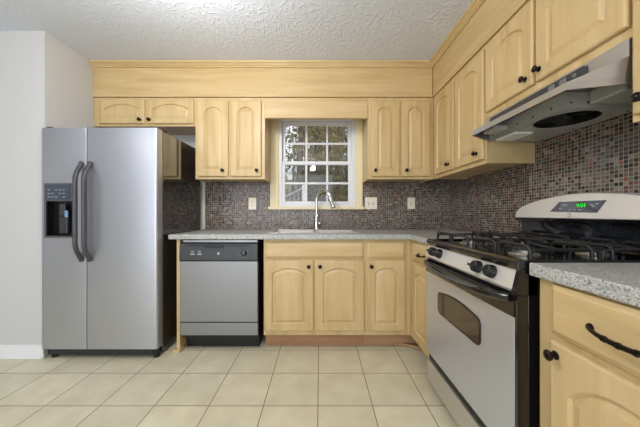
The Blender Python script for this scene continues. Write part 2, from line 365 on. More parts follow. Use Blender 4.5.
# window -------------------------------------------------------------
win = empty('window_1', (-.03, WY, GZ0)); win['kind'] = 'structure'
WP = 2.755
def wx(px, Y=WP): return (px-320)*Y/F
def wz(py, Y=WP): return CH+(213.5-py)*Y/F
def wobj(name, bm, m, **k):
    o = obj(name, bm, m, **k); o.parent = win; o.matrix_parent_inverse = Matrix.Translation(-win.location); return o
b = bmesh.new()
x0, x1 = GX0, GX1
bx(b, x0, x0+.03, WY-.006, WY+.10, GZ0, GZ1); bx(b, x1-.03, x1, WY-.006, WY+.10, GZ0, GZ1)
bx(b, x0+.03, x1-.03, WY-.006, WY+.10, GZ1-.045, GZ1); bx(b, x0+.03, x1-.03, WY-.006, WY+.10, GZ0, GZ0+.025)
wobj('window_frame', b, M['white'], bevel=.003)
ux0, ux1 = wx(285.2), wx(348.0)
gx0, gx1 = GX0+.03, GX1-.03
mz = wz(163.3)
def sash(y0, y1, zb, zt, gb, gt, gm):
    b = bmesh.new()
    bx(b, gx0, ux0, y0, y1, zb, zt); bx(b, ux1, gx1, y0, y1, zb, zt)
    bx(b, ux0, ux1, y0, y1, zb, gb); bx(b, ux0, ux1, y0, y1, gt, zt)
    s = wobj('sash', b, M['white'], bevel=.003)
    b = bmesh.new()
    ym = (y0+y1)/2
    for px in (306.3, 327.2): bx(b, wx(px)-.0105, wx(px)+.0105, ym-.008, ym+.008, gb, gt)
    for i, (a, c) in enumerate(((ux0, wx(306.3)-.0105), (wx(306.3)+.0105, wx(327.2)-.0105), (wx(327.2)+.0105, ux1))): bx(b, a, c, ym-.008, ym+.008, gm-.0105, gm+.0105)
    o = obj('muntin_grid', b, M['white'], bevel=.002); o.parent = s
    o = obj('pane', box(ux0, ux1, ym-.002, ym+.002, gb, gt), M['glass']); o.parent = s
    return s
sash(WY+.008, WY+.04, GZ0+.026, mz+.018, wz(201.5), wz(165.0), wz(183.4))
sash(WY+.044, WY+.074, mz-.014, GZ1-.046, wz(161.6), wz(124.7), wz(143))
wobj('insect_screen', box(gx0+.002, gx1-.002, WY+.090, WY+.0905, GZ0+.026, mz+.01), M['screen'])
b = bmesh.new(); bx(b, wx(349.5), wx(354.5), WY-.014, WY+.006, mz-.012, mz+.004); bx(b, wx(353.5), wx(354.5), WY-.026, WY-.014, mz-.012, mz+.016)
wobj('sash_lock', b, M['white'], bevel=.002)
b = bmesh.new()
bx(b, -.508, GX0, WY-.018, WY, GZ0-.025, 2.12); bx(b, GX1, .433, WY-.018, WY, GZ0-.025, 2.12); bx(b, GX0, GX1, WY-.018, WY, GZ1, 2.12)
bx(b, -.525, .450, WY-.036, WY, GZ0-.028, GZ0)
struct('trim_5', b, M['cream'], bevel=.003)

# backsplash ----------------------------------------------------------
b = bmesh.new(); bx(b, -1.172, -.508, WY-.007, WY, .914, 1.44); bx(b, .433, WX, WY-.007, WY, .914, 1.44); bx(b, -.508, .433, WY-.007, WY, .914, GZ0-.028)
tag(obj('backsplash', b, M['mosaic_x']), 'brown and grey glass mosaic tile backsplash on the back wall under the window', 'backsplash')
b = box(WX-.007, WX, -.6, WY-.008, .914, 1.72)
tag(obj('backsplash', b, M['mosaic_y']), 'glossy grey glass mosaic tile backsplash on the right wall behind the stove', 'backsplash')
struct('trim_6', box(-1.192, -1.172, WY-.012, WY, .914, 1.39), M['sidewhite'])

# ---------------------------------------------------------------- cabinet doors
def outline(cx, hw, zb, zt, rise, d, n=18):
    a = hw-d
    if rise <= 0:
        top = [(cx+a-2*a*i/n, zt-d) for i in range(n+1)]
    else:
        R = (hw*hw+rise*rise)/(2*rise); cz = zt-R; Rd = R-d
        top = []
        for i in range(n+1):
            x = a-2*a*i/n if rise < .6*hw else a*math.cos(PI*i/n)
            top.append((cx+x, cz+math.sqrt(max(0, Rd*Rd-x*x))))
    return [(cx-a, zb+d), (cx+a, zb+d)]+top
def door_bm(x0, z0, w, h, rise, rail=.055, rt=None, t=.02, y=0):
    bm = bmesh.new(); n = 18; cx = x0+w/2; hw = w/2-rail; rt = rt or rail
    zt = z0+h-rt; zb = z0+rail
    def rect(i): return [(x0+i, z0+i), (x0+w-i, z0+i)]+[(x0+w-i-(w-2*i)*k/n, z0+h-i) for k in range(n+1)]
    loops = [(rect(0), y), (rect(0), y-t+.007), (rect(.0025), y-t+.0025), (rect(.008), y-t)]
    for d, yy in ((0, 0), (.0015, .003), (.006, .010), (.011, .010), (.032, .002), (.034, .002)):
        loops.append((outline(cx, hw, zb, zt, rise, d), y-t+yy))
    rings = [[bm.verts.new((p[0], yy, p[1])) for p in pts] for pts, yy in loops]
    for a, b in zip(rings, rings[1:]):
        m = len(a)
        for k in range(m): bm.faces.new((a[k], a[(k+1) % m], b[(k+1) % m], b[k]))
    bm.faces.new(rings[0][::-1]); bm.faces.new(rings[-1])
    return bm
def slab_bm(x0, z0, w, h, t=.02):
    bm = bmesh.new()
    loops = []
    for i, yy in ((0, 0), (0, -t+.010), (.004, -t+.007), (.008, -t+.006), (.012, -t+.002), (.016, -t)):
        loops.append([bm.verts.new(p) for p in ((x0+i, yy, z0+i), (x0+w-i, yy, z0+i), (x0+w-i, yy, z0+h-i), (x0+i, yy, z0+h-i))])
    for a, b in zip(loops, loops[1:]):
        for k in range(4): bm.faces.new((a[k], a[(k+1) % 4], b[(k+1) % 4], b[k]))
    bm.faces.new(loops[0][::-1]); bm.faces.new(loops[-1])
    return bm
KP = [(0, 0), (.0135, 0), (.014, .002), (.012, .004), (.006, .005), (.0048, .010), (.006, .014), (.013, .017), (.0165, .021), (.0165, .025), (.012, .0285), (.010, .028), (.006, .030), (0, .0305)]
def knob(parent, x, z, y=-.02, s=.92):
    bm = lathe(bmesh.new(), [(r*s, h*s*1.05) for r, h in KP], ROT((x, y, z), (0, -1, 0)), 18)
    return obj('knob', bm, M['bronze'], parent, smooth=35)
def pull(parent, x, z, L, y=-.02):
    bm = bmesh.new(); pts = []; rs = []
    for i in range(17):
        t = i/16; s = math.sin(PI*t); yy = y-.003-.026*s**.55; pts.append((x-L/2+L*t, yy, z-.004*s)); rs.append(.0042+.0022*math.sin(PI*t)+(.003 if i in (0, 16) else 0))
    tube(bm, pts, rs, 10)
    for q in (-1, 1): lathe(bm, [(0, 0), (.010, 0), (.009, .003), (.005, .005), (0, .005)], ROT((x+q*L/2, y, z), (0, -1, 0)), 14)
    for q in (-.18, 0, .18):
        tt = .5+q; s = math.sin(PI*tt); c = (x-L/2+L*tt, y-.003-.026*s**.55, z-.004*s)
        tube(bm, [(c[0]-.003, c[1], c[2]), (c[0]+.003, c[1], c[2])], .0078, 10)
    return obj('pull_handle', bm, M['bronze'], parent, smooth=35)
def cabinet(name, label, loc, rz, W, depth, z0, z1, frame_z=None, group=None):
    """Empty at the lower left front corner of the carcass; local x runs along the face, local y into the wall"""
    r = empty(name, (loc[0], loc[1], z0), rz); tag(r, label, 'cabinet', group)
    return r
def body(r, W, depth, z0, z1, opens, toe=0, shelf=True):
    """carcass with face frame; opens are the holes in the frame (x0,x1,z0,z1)"""
    H = z1-z0; b = bmesh.new()
    xs = sorted({0, W}|{v for o in opens for v in o[:2]}); zs = sorted({0, H}|{v-z0 for o in opens for v in o[2:]})
    for i in range(len(xs)-1):
        for k in range(len(zs)-1):
            mx_, mz_ = (xs[i]+xs[i+1])/2, (zs[k]+zs[k+1])/2+z0
            if any(o[0] < mx_ < o[1] and o[2] < mz_ < o[3] for o in opens): continue
            bx(b, xs[i], xs[i+1], 0, .019, zs[k], zs[k+1])
    fr = obj('face_frame', b, M['wood_v'], r)
    b = bmesh.new(); t = .014
    bx(b, 0, t, .019, depth, 0, H); bx(b, W-t, W, .019, depth, 0, H)
    bx(b, t, W-t, .019, depth, .012 if toe == 0 else 0, .026); bx(b, t, W-t, .019, depth, H-t, H); bx(b, t, W-t, depth-.006, depth, .026, H-t)
    obj('carcass', b, M['wood_y'], r)
    return fr
def putdoor(r, z0, x0, x1, a, c, rise, kx=None, kz=None, rail=.055, rt=None):
    d = obj('door', door_bm(x0, a-z0, x1-x0, c-a, rise, rail, rt), M['wood_v'], r)
    if kx is not None: knob(d, kx, kz-z0)
    return d

def BX(px, Y): return (px-320)*Y/F
# cabinet above the refrigerator
UD = WY-FUP-.001
z0, z1 = 1.865, 2.124; X0 = AX+.003; X1 = -1.129
r = cabinet('wall_cabinet', 'short two-door maple wall cabinet above the refrigerator', (X0, FUP), 0, 0, 0, z0, z1)
body(r, X1-X0, UD, z0, z1, [(.06, .44, 1.90, 2.09), (.49, .87, 1.90, 2.09)])
putdoor(r, z0, -1.991-X0, -1.580-X0, 1.884, 2.103, .045, BX(140, 2.4)-X0, 1.918, .042)
putdoor(r, z0, -1.557-X0, -1.140-X0, 1.884, 2.103, .045, BX(149.5, 2.4)-X0, 1.918, .042)
# tall cabinet left of window
z0 = 1.386; X0 = -1.128; X1 = -.500
r = cabinet('wall_cabinet', 'tall two-door maple wall cabinet between refrigerator and window', (X0, FUP), 0, 0, 0, z0, z1)
body(r, X1-X0, UD, z0, z1, [(.05, .28, 1.44, 2.07), (.34, .57, 1.44, 2.07)])
putdoor(r, z0, -1.103-X0, -.826-X0, 1.409, 2.092, .058, BX(222.7, 2.4)-X0, 1.462, .058)
putdoor(r, z0, -.808-X0, -.529-X0, 1.409, 2.092, .058, BX(256.8, 2.4)-X0, 1.462, .058)
# right of window
X0 = .434; X1 = 1.028
r = cabinet('wall_cabinet', 'tall two-door maple wall cabinet just right of the window', (X0, FUP), 0, 0, 0, z0, z1)
body(r, X1-X0, UD, z0, z1, [(.05, .27, 1.44, 2.07), (.32, .54, 1.44, 2.07)])
putdoor(r, z0, .465-X0, .718-X0, 1.409, 2.092, .055, BX(375.2, 2.4)-X0, 1.462, .055)
putdoor(r, z0, .738-X0, .992-X0, 1.409, 2.092, .055, BX(406.3, 2.4)-X0, 1.462, .055)
# valance over the window
v = empty('window_valance', (-.4995, 2.42, 1.935)); tag(v, 'plain maple valance board bridging the two cabinets above the window', 'valance')
obj('rail', box(0, .933, 0, .019, 0, 2.124-1.935), M['wood_h'], v)
obj('board', box(.004, .929, -.012, 0, .002, .139), M['wood_h'], v, bevel=.004)
# right wall, rz=-90: local x = -Y, local y = +X
RX = 1.03; RD = WX-RX-.008
Y0 = 2.418; L = Y0-1.648
r = cabinet('wall_cabinet', 'two-door maple wall cabinet in the corner left of the range hood', (RX, Y0), -PI/2, 0, 0, z0, z1)
body(r, L, RD, z0, z1, [(.07, .34, 1.44, 2.07), (.42, .72, 1.44, 2.07)])
putdoor(r, z0, Y0-2.372, Y0-2.031, 1.414, 2.096, .06, Y0-2.10, 1.462, .06)
putdoor(r, z0, Y0-2.010, Y0-1.662, 1.414, 2.096, .06, Y0-1.725, 1.462, .06)
# above the hood
z0 = 1.658; Y0 = 1.647; L = Y0-.876
r = cabinet('wall_cabinet', 'two-door maple wall cabinet mounted directly above the range hood', (RX, Y0), -PI/2, 0, 0, z0, z1)
body(r, L, RD, z0, z1, [(.04, .34, 1.71, 2.07), (.42, .73, 1.71, 2.07)])
putdoor(r, z0, Y0-1.637, Y0-1.272, 1.692, 2.100, .05, Y0-1.315, 1.735, .06)
putdoor(r, z0, Y0-1.256, Y0-.881, 1.692, 2.100, .05, Y0-1.232, 1.742, .06)
# near upper
z0 = 1.372; Y0 = .875; L = .50
r = cabinet('wall_cabinet', 'maple wall cabinet at the right edge of the picture, nearest the camera', (RX-.005, Y0), -PI/2, 0, 0, z0, z1)
body(r, L, RD+.003, z0, z1, [(.05, .45, 1.43, 2.07)])
putdoor(r, z0, .012, .47, 1.392, 2.100, .06, .045, 1.437, .06)

# ---------------------------------------------------------------- base cabinets
BF = 2.09; BD = WY-BF-.009
z0, z1 = .124, .874
def toe(r, x0, x1, y=.085, z=.124):
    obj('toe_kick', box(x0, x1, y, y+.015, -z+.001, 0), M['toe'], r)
X0 = -.440; X1 = .3555
r = cabinet('base_cabinet', 'two-door maple sink cabinet with a long false drawer front', (X0, BF), 0, 0, 0, z0, z1)
body(r, X1-X0, BD, z0, z1, [(.05, .36, .20, .68), (.42, .75, .20, .68), (.05, .75, .745, .85)], toe=1)
obj('drawer_front', slab_bm(-.430-X0, .727-z0, .773, .128), M['wood_h'], r)
putdoor(r, z0, -.432-X0, -.050-X0, .160, .710, .045, BX(308.7, 2.05)-X0, .665, .058)
putdoor(r, z0, -.036-X0, .343-X0, .160, .710, .045, BX(320, 2.05)-X0, .665, .058)
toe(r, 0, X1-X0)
X0 = .356; X1 = .7085
r = cabinet('base_cabinet', 'narrow one-door maple base cabinet in the corner right of the sink cabinet', (X0, BF), 0, 0, 0, z0, z1)
body(r, X1-X0, BD, z0, z1, [(.05, .28, .20, .68), (.05, .28, .745, .85)], toe=1)
obj('drawer_front', slab_bm(.370-X0, .727-z0, .293, .128), M['wood_h'], r)
putdoor(r, z0, .370-X0, .663-X0, .160, .710, .045, BX(371.7, 2.05)-X0, .665, .055)
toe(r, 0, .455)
# right run far
BXF = .71; RBD = WX-BXF-.009
Y0 = 2.088; L = Y0-1.650
r = cabinet('base_cabinet', 'narrow maple base cabinet with a small drawer beside the far side of the stove', (BXF, Y0), -PI/2, 0, 0, z0, z1)
body(r, L, RBD, z0, z1, [(.11, .40, .20, .68), (.11, .40, .745, .85)], toe=1)
d = obj('drawer_front', slab_bm(.085, .727-z0, .335, .128), M['wood_h'], r); pull(d, .085+.19, .665, .10)
putdoor(r, z0, .085, .420, .160, .710, .045, None, None, .055)
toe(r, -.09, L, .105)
# near
Y0 = .862; L = .50
r = cabinet('base_cabinet', 'maple base cabinet with curved drawer pull, nearest the camera', (BXF, Y0), -PI/2, 0, 0, z0, z1)
body(r, L, RBD, z0, z1, [(.085, .45, .20, .68), (.085, .45, .745, .85)], toe=1)
d = obj('drawer_front', slab_bm(.057, .715-z0, .415, .148), M['wood_h'], r); pull(d, .270, .785-z0, .18)
putdoor(r, z0, .057, .472, .160, .697, .075, .080, .660, .060)
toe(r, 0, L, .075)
# end panel beside dishwasher
e = empty('end_panel', (-1.114, 2.075, 0)); tag(e, 'upright maple end panel between refrigerator and dishwasher', 'panel')
obj('board', box(0, .026, 0, .64, .022, .874), M['wood_v'], e, bevel=.002)
obj('foot_block', box(-.022, .034, -.018, .05, 0, .022), M['wood_v'], e, bevel=.003)
# quarter round piece bridging the inside corner
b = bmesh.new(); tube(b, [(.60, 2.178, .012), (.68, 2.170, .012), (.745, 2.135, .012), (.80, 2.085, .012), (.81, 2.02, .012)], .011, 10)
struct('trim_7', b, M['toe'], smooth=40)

# ---------------------------------------------------------------- countertops
def grid_slab(xs, ys, inc, z0, z1):
    bm = bmesh.new(); V = {}
    def v(i, j, z):
        if (i, j, z) not in V: V[(i, j, z)] = bm.verts.new((xs[i], ys[j], z))
        return V[(i, j, z)]
    def I(i, j): return 0 <= i < len(xs)-1 and 0 <= j < len(ys)-1 and inc(i, j)
    for i in range(len(xs)-1):
        for j in range(len(ys)-1):
            if not I(i, j): continue
            bm.faces.new((v(i, j, z1), v(i+1, j, z1), v(i+1, j+1, z1), v(i, j+1, z1)))
            bm.faces.new((v(i, j, z0), v(i, j+1, z0), v(i+1, j+1, z0), v(i+1, j, z0)))
            for (di, dj, a, c) in ((0, -1, (0, 0), (1, 0)), (0, 1, (1, 1), (0, 1)), (-1, 0, (0, 1), (0, 0)), (1, 0, (1, 0), (1, 1))):
                if not I(i+di, j+dj):
                    bm.faces.new((v(i+a[0], j+a[1], z0), v(i+c[0], j+c[1], z0), v(i+c[0], j+c[1], z1), v(i+a[0], j+a[1], z1)))
    return bm
CT, CB = .914, .876
SX0, SX1, SY0, SY1 = -.415, .31, 2.19, 2.585
xs = [-1.166, SX0, SX1, .688, WX-.0085]; ys = [1.6485, 2.05, SY0, SY1, WY-.0085]
b = grid_slab(xs, ys, lambda i, j: (j >= 1 or i == 3) and not (i == 1 and j == 2), CB, CT)
# clipped inside corner like the photograph's
tag(obj('countertop', b, M['granite'], bevel=.004), 'L-shaped speckled grey countertop running under the window and around the corner', 'countertop')
b = box(.686, WX-.0085, -.5, .878, .872, CT)
tag(obj('countertop', b, M['granite'], bevel=.005), 'speckled grey countertop at the right front beside the near side of the stove', 'countertop')

# sink
s = empty('kitchen_sink', ((SX0+SX1)/2, (SY0+SY1)/2, CT)); tag(s, 'stainless steel double bowl sink set into the countertop below the window', 'sink')
hx, hy = (SX1-SX0)/2, (SY1-SY0)/2
b = grid_slab([-hx-.018, -hx+.012, -.012, .012, hx-.012, hx+.018], [-hy-.018, -hy+.012, hy-.012, hy+.018], lambda i, j: not (j == 1 and i in (1, 3)), .0005, .005)
obj('rim', b, M['steel_h'], s, bevel=.002)
for a0, a1 in ((-hx+.006, -.008), (.008, hx-.006)):
    b = bmesh.new(); y0_, y1_ = -hy+.006, hy-.006; zb = -.17; t = .003
    bx(b, a0, a0+t, y0_, y1_, zb, 0); bx(b, a1-t, a1, y0_, y1_, zb, 0); bx(b, a0+t, a1-t, y0_, y0_+t, zb, 0); bx(b, a0+t, a1-t, y1_-t, y1_, zb, 0); bx(b, a0, a1, y0_, y1_, zb-t, zb)
    w_ = obj('bowl', b, M['steel_h'], s)
    obj('drain', lathe(bmesh.new(), [(0, 0), (.042, 0), (.04, .003), (.02, .002), (0, .002)], Matrix.Translation(((a0+a1)/2, 0, zb+.0005))), M['chrome'], w_, smooth=40)
# faucet
f = empty('kitchen_faucet', (-.035, 2.643, CT+.0005)); tag(f, 'tall chrome gooseneck faucet with pull-down spray head behind the sink', 'faucet')
obj('base', lathe(bmesh.new(), [(0, 0), (.030, 0), (.034, .006), (.028, .012), (.026, .03), (.0275, .055), (.024, .085), (.019, .115), (.015, .14), (0, .14)]), M['chrome'], f, smooth=50)
dx, dy = .80, -.60
pts = [(0, 0, .12), (0, 0, .20), (0, 0, .285)]; R = .084
for i in range(1, 13):
    a = PI-PI*.93*i/12
    q = R+R*math.cos(a); pts.append((dx*q, dy*q, .285+R*1.2*math.sin(a)))
obj('spout', tube(bmesh.new(), pts, .0145, 14), M['chrome'], f, smooth=60)
ex, ey, ez = pts[-1]; d = (Vector(pts[-1])-Vector(pts[-2])).normalized(); d = (d+Vector((.10, -.05, 0))).normalized()
hd = [Vector(pts[-1])+d*k for k in (0, .012, .03, .07, .095, .10)]
obj('spray_head', tube(bmesh.new(), hd, [.0148, .0175, .0175, .021, .023, .019], 16), M['chrome'], f, smooth=50)
obj('lever_handle', tube(tube(bmesh.new(), [(.012, -.004, .062), (.034, -.008, .066), (.040, -.009, .068)], [.010, .011, .009], 12), [(.036, -.008, .068), (.046, -.02, .10), (.05, -.03, .128)], [.006, .0055, .0045], 10), M['chrome'], f, smooth=50)

# ---------------------------------------------------------------- outlets and switches
def plate(px, py, w_, h_, name, label, kind):
    x = BX(px, 2.72); z = CH+(213.5-py)*2.72/F
    r = empty(name, (x, WY-.0075, z-h_/2)); tag(r, label, 'switch' if kind != 'outlet' else 'outlet')
    pl = obj('cover_plate', prism(bmesh.new(), rrect(-w_/2, w_/2, 0, h_, .004), lambda p: (p[0], 0, p[1]), lambda p: (p[0], -.005, p[1])), M['plate'], r, bevel=.0015)
    if kind == 'outlet':
        for dz in (-.02, .02):
            c = obj('receptacle', lathe(bmesh.new(), [(0, 0), (.016, 0), (.0155, .0025), (0, .0025)], ROT((0, -.005, h_/2+dz), (0, -1, 0)), 18), M['plate'], r)
            b = bmesh.new()
            for q in (-.006, .006): bx(b, q-.0012, q+.0012, -.0082, -.0074, h_/2+dz-.003, h_/2+dz+.006)
            bx(b, -.002, .002, -.0082, -.0074, h_/2+dz-.010, h_/2+dz-.006)
            obj('slots', b, M['slot'], c)
    else:
        for q in ((0,) if kind == 'single' else (-.023, .023)):
            sw = obj('toggle', box(q-.004, q+.004, -.016, -.005, h_/2-.004, h_/2+.010), M['plate'], r, bevel=.001)
            obj('toggle_surround', box(q-.006, q+.006, -.0058, -.0048, h_/2-.013, h_/2+.013), M['slot'], sw)
            for dz in (-.03, .03): obj('screw', box(q-.002, q+.002, -.0058, -.0048, h_/2+dz-.002, h_/2+dz+.002), M['brass'], sw)
plate(252.4, 203.6, .078, .122, 'wall_outlet', 'single ivory outlet plate on the mosaic left of the window', 'outlet')
plate(371.0, 203.3, .122, .122, 'light_switch', 'wide ivory double switch plate just right of the window', 'double')
plate(411.2, 203.3, .076, .118, 'light_switch', 'narrow ivory plate near the corner, right of the double switch', 'single')

# ---------------------------------------------------------------- refrigerator
FX0, FX1, FYF = -2.043, -1.193, 1.957
seam = BX(86.7, FYF)
fr = empty('refrigerator', ((FX0+FX1)/2, 2.3, 0)); tag(fr, 'stainless side-by-side refrigerator with black sides and water dispenser', 'refrigerator')
def P(parent_loc, name, bm, m, parent, **k):
    """mesh given in world coordinates, parented under an Empty at parent_loc"""
    bmesh.ops.translate(bm, verts=bm.verts, vec=-Vector(parent_loc)); return obj(name, bm, m, parent, **k)
FL = fr.location
P(FL, 'cabinet_body', box(FX0+.004, FX1-.001, 2.03, 2.66, .03, 1.700), M['fridgeblack'], fr, bevel=.004)
def fdoor(x0, x1, hole=None, rl=.016, rr=.016):
    b = bmesh.new(); zb, zt = .080, 1.704
    pts = [(x0, 2.022), (x1, 2.022)]+[(x1-rr+rr*math.cos(a), FYF+rr-rr*math.sin(a)) for a in [PI/2*i/5 for i in range(6)]]+[(x0+rl-rl*math.sin(a), FYF+rl-rl*math.cos(a)) for a in [PI/2*i/5 for i in range(6)]]
    prism(b, pts, lambda p: (p[0], p[1], zb), lambda p: (p[0], p[1], zt))
    if hole:   # rebuild the front face around the dispenser opening
        hx0, hx1, hz0, hz1 = hole
        ff = [f_ for f_ in b.faces if abs(f_.calc_center_median().y-FYF) < 1e-5]
        bmesh.ops.delete(b, geom=ff, context='FACES_ONLY')
        b.verts.ensure_lookup_table()
        vv = sorted([v_ for v_ in b.verts if abs(v_.co.y-FYF) < 1e-5], key=lambda v_: (v_.co.z, v_.co.x))
        bl, br, tl, tr = vv[0], vv[1], vv[2], vv[3]
        h = [b.verts.new(c) for c in ((hx0, FYF, hz0), (hx1, FYF, hz0), (hx1, FYF, hz1), (hx0, FYF, hz1))]
        hb = [b.verts.new((v_.co.x, FYF+.055, v_.co.z)) for v_ in h]
        for q in ((bl, br, h[1], h[0]), (br, tr, h[2], h[1]), (tr, tl, h[3], h[2]), (tl, bl, h[0], h[3])): b.faces.new(q)
        for k in range(4): b.faces.new((h[k], h[(k+1) % 4], hb[(k+1) % 4], hb[k]))
        b.faces.new(hb)
    return b
dx0, dx1 = BX(44.6, FYF), BX(74.8, FYF); dz0 = CH+(213.5-237.8)*FYF/F; dz1 = CH+(213.5-183.2)*FYF/F
ld = P(FL, 'freezer_door', fdoor(FX0, seam-.003, (dx0+.012, dx1-.012, dz0+.012, dz1-.012), .010, .003), M['steel'], fr, smooth=35)
rd = P(FL, 'fridge_door', fdoor(seam+.003, FX1, None, .003, .018), M['steel'], fr, smooth=35)
P(FL, 'door_gasket', box(FX0+.006, FX1-.004, 2.0225, 2.0295, .09, 1.695), M['blackm'], fr)
# dispenser: black surround, glass label strip, dark recess with paddle
b = grid_slab([dx0, dx0+.014, dx1-.014, dx1], [0, .014, .268, .282, dz1-dz0], lambda i, j: not (i == 1 and j == 1), 0, .006)
bmesh.ops.transform(b, matrix=Matrix.Translation((0, FYF, dz0)) @ Matrix.Rotation(PI/2, 4, 'X'), verts=b.verts)
dp = P(FL, 'dispenser', b, M['dispframe'], ld, bevel=.002)
P(FL, 'cavity', grid_slab([dx0+.013, dx1-.013], [FYF+.001, FYF+.054], lambda i, j: True, dz0+.013, dz0+.016), M['darkin'], dp)
zc = dz0+.268
b = bmesh.new(); bx(b, dx0+.0145, dx1-.0145, FYF+.0445, FYF+.054, dz0+.017, zc); bx(b, dx0+.0145, dx0+.02, FYF, FYF+.044, dz0+.017, zc); bx(b, dx1-.02, dx1-.0145, FYF, FYF+.044, dz0+.017, zc)
P(FL, 'cavity_lining', b, M['darkin'], dp)
b = bmesh.new(); bx(b, dx0+.085, dx0+.15, FYF+.018, FYF+.044, dz0+.03, dz0+.16); bx(b, dx0+.095, dx0+.14, FYF+.008, FYF+.03, dz0+.16, dz0+.25)
P(FL, 'dispenser_paddle', b, M['panelgrey'], dp, bevel=.006)
P(FL, 'dispenser_nozzle', box(dx0+.14, dx0+.162, FYF+.006, FYF+.016, dz0+.15, dz0+.20), M['bluetag'], dp, bevel=.003)
P(FL, 'label_strip', box(dx0+.012, dx1-.030, FYF-.008, FYF-.006, dz0+.280, dz1-.012), M['strip'], dp)
for i in range(5):
    for k in range(3):
        if (i+k) % 4 == 3: continue
        x = dx0+.03+i*.027; z = dz0+.296+k*.026; P(FL, 'label_mark', box(x, x+.018, FYF-.0088, FYF-.008, z, z+.005), M['dimprint'], dp)
# handles bow toward the room
def fh(x, parent):
    b = bmesh.new(); pts = []; zt, zb = 1.440, .738; n = 22
    for i in range(n+1):
        t = i/n; z = zt+(zb-zt)*t; s = min(1, math.sin(PI*min(t, 1-t)/.36) if min(t, 1-t) < .18 else 1)
        pts.append((x, FYF-.004-.052*s, z))
    tube(b, pts, .0155, 12); bmesh.ops.scale(b, vec=(1, 1, 1), verts=b.verts)
    for z in (zt, zb): tube(b, [(x, FYF+.002, z), (x, FYF-.012, z)], .017, 12)
    P(FL, 'handle', b, M['handle'], parent, smooth=50)
fh(BX(82.0, FYF), ld); fh(BX(90.6, FYF), rd)
b = bmesh.new(); bx(b, FX0+.01, FX1-.02, 1.992, 2.03, .020, .074)
g = P(FL, 'kick_grille', b, M['blackm'], fr, bevel=.003)
b = bmesh.new()
for k in range(3): bx(b, FX0+.03, FX1-.06, 1.988, 1.992, .032+k*.013, .037+k*.013)
P(FL, 'grille_slats', b, M['handle'], g)
for x in (FX0+.05, FX1-.035):
    P(FL, 'foot', lathe(bmesh.new(), [(0, 0), (.022, 0), (.022, .02), (.01, .024), (.01, .034), (0, .034)], Matrix.Translation((x, 2.01, 0))), M['blackm'], fr)
    P(FL, 'foot', lathe(bmesh.new(), [(0, 0), (.022, 0), (.022, .02), (.01, .024), (.01, .034), (0, .034)], Matrix.Translation((x, 2.6, 0))), M['blackm'], fr)
for x0_, x1_ in ((FX0+.006, FX0+.05), (FX1-.075, FX1-.004)):
    P(FL, 'hinge_cover', box(x0_, x1_, 1.985, 2.10, 1.7045, 1.720), M['blackm'], fr, bevel=.004)

# ---------------------------------------------------------------- dishwasher
DX0, DX1 = -1.083, -.481; DYF = 2.062
dw = empty('dishwasher', ((DX0+DX1)/2, 2.35, 0)); tag(dw, 'stainless dishwasher with black control strip under the counter', 'dishwasher'); DL = dw.location
P(DL, 'tub', box(DX0+.004, DX1-.004, 2.105, 2.69, .10, .868), M['blackm'], dw)
P(DL, 'door', box(DX0, DX1, DYF, 2.10, .236, .706), M['steel_dw'], dw, bevel=.004)
P(DL, 'access_panel', box(DX0, DX1, DYF+.008, 2.10, .130, .226), M['steel_dw'], dw, bevel=.003)
P(DL, 'panel_seam', box(DX0+.002, DX1-.002, DYF+.010, 2.10, .2262, .2358), M['blackm'], dw)
cp = P(DL, 'control_panel', prism(bmesh.new(), [(DYF+.02, .850), (DYF-.004, .838), (DYF-.010, .716), (DYF, .708), (2.10, .708), (2.10, .850)], lambda p: (DX0, p[0], p[1]), lambda p: (DX1, p[0], p[1])), M['panelgrey'], dw, bevel=.002)
P(DL, 'top_trim', box(DX0+.01, DX1-.01, DYF+.03, 2.10, .8505, .866), M['silverpaint'], dw)
yy = DYF-.0085
b = box(DX0+.06, DX1-.05, yy+.001, yy+.004, .822, .833); P(DL, 'latch_slot', b, M['darkin'], cp)
b = prism(bmesh.new(), rrect(DX0+.20, DX0+.34, .812, .832, .006), lambda p: (p[0], yy-.006, p[1]), lambda p: (p[0], yy+.004, p[1])); P(DL, 'latch', b, M['blackm'], cp, bevel=.002)
for gx in (DX0+.085, DX0+.14):
    for k in range(3): P(DL, 'button', box(gx+k*.012, gx+k*.012+.009, yy-.003, yy+.001, .758, .766), M['print'], cp)
    b = bmesh.new(); bx(b, gx+.004, gx+.030, yy-.0025, yy+.001, .783, .786); bx(b, gx+.008, gx+.026, yy-.0025, yy+.001, .773, .775)
    P(DL, 'button_lettering', b, M['print'], cp)
P(DL, 'indicator', lathe(bmesh.new(), [(0, 0), (.010, 0), (.008, .003), (0, .004)], ROT(((DX0+DX1)/2, yy+.001, .766), (0, -1, 0)), 16), M['print'], cp)
kn = P(DL, 'dial', lathe(bmesh.new(), [(0, 0), (.024, 0), (.023, .010), (.018, .014), (0, .014)], ROT((DX1-.105, yy+.001, .768), (0, -1, 0)), 20), M['darkin'], cp, smooth=35)
b = bmesh.new()
for k in range(10):
    a = 2*PI*k/10
    if k in (2, 3): continue
    cx_, cz_ = DX1-.105+.031*math.cos(a), .768+.031*math.sin(a); bx(b, cx_-.003, cx_+.003, yy-.002, yy+.001, cz_-.0012, cz_+.0012)
P(DL, 'dial_scale', b, M['print'], cp)
P(DL, 'dial_pointer', box(DX1-.107, DX1-.103, yy-.015, yy-.0128, .768, .788), M['print'], kn)
P(DL, 'toe_panel', box(DX0+.01, DX1-.01, 2.155, 2.165, .004, .10), M['darkin'], dw)
P(DL, 'base_foot', box(DX0+.01, DX1-.01, 2.166, 2.68, .001, .0995), M['blackm'], dw)

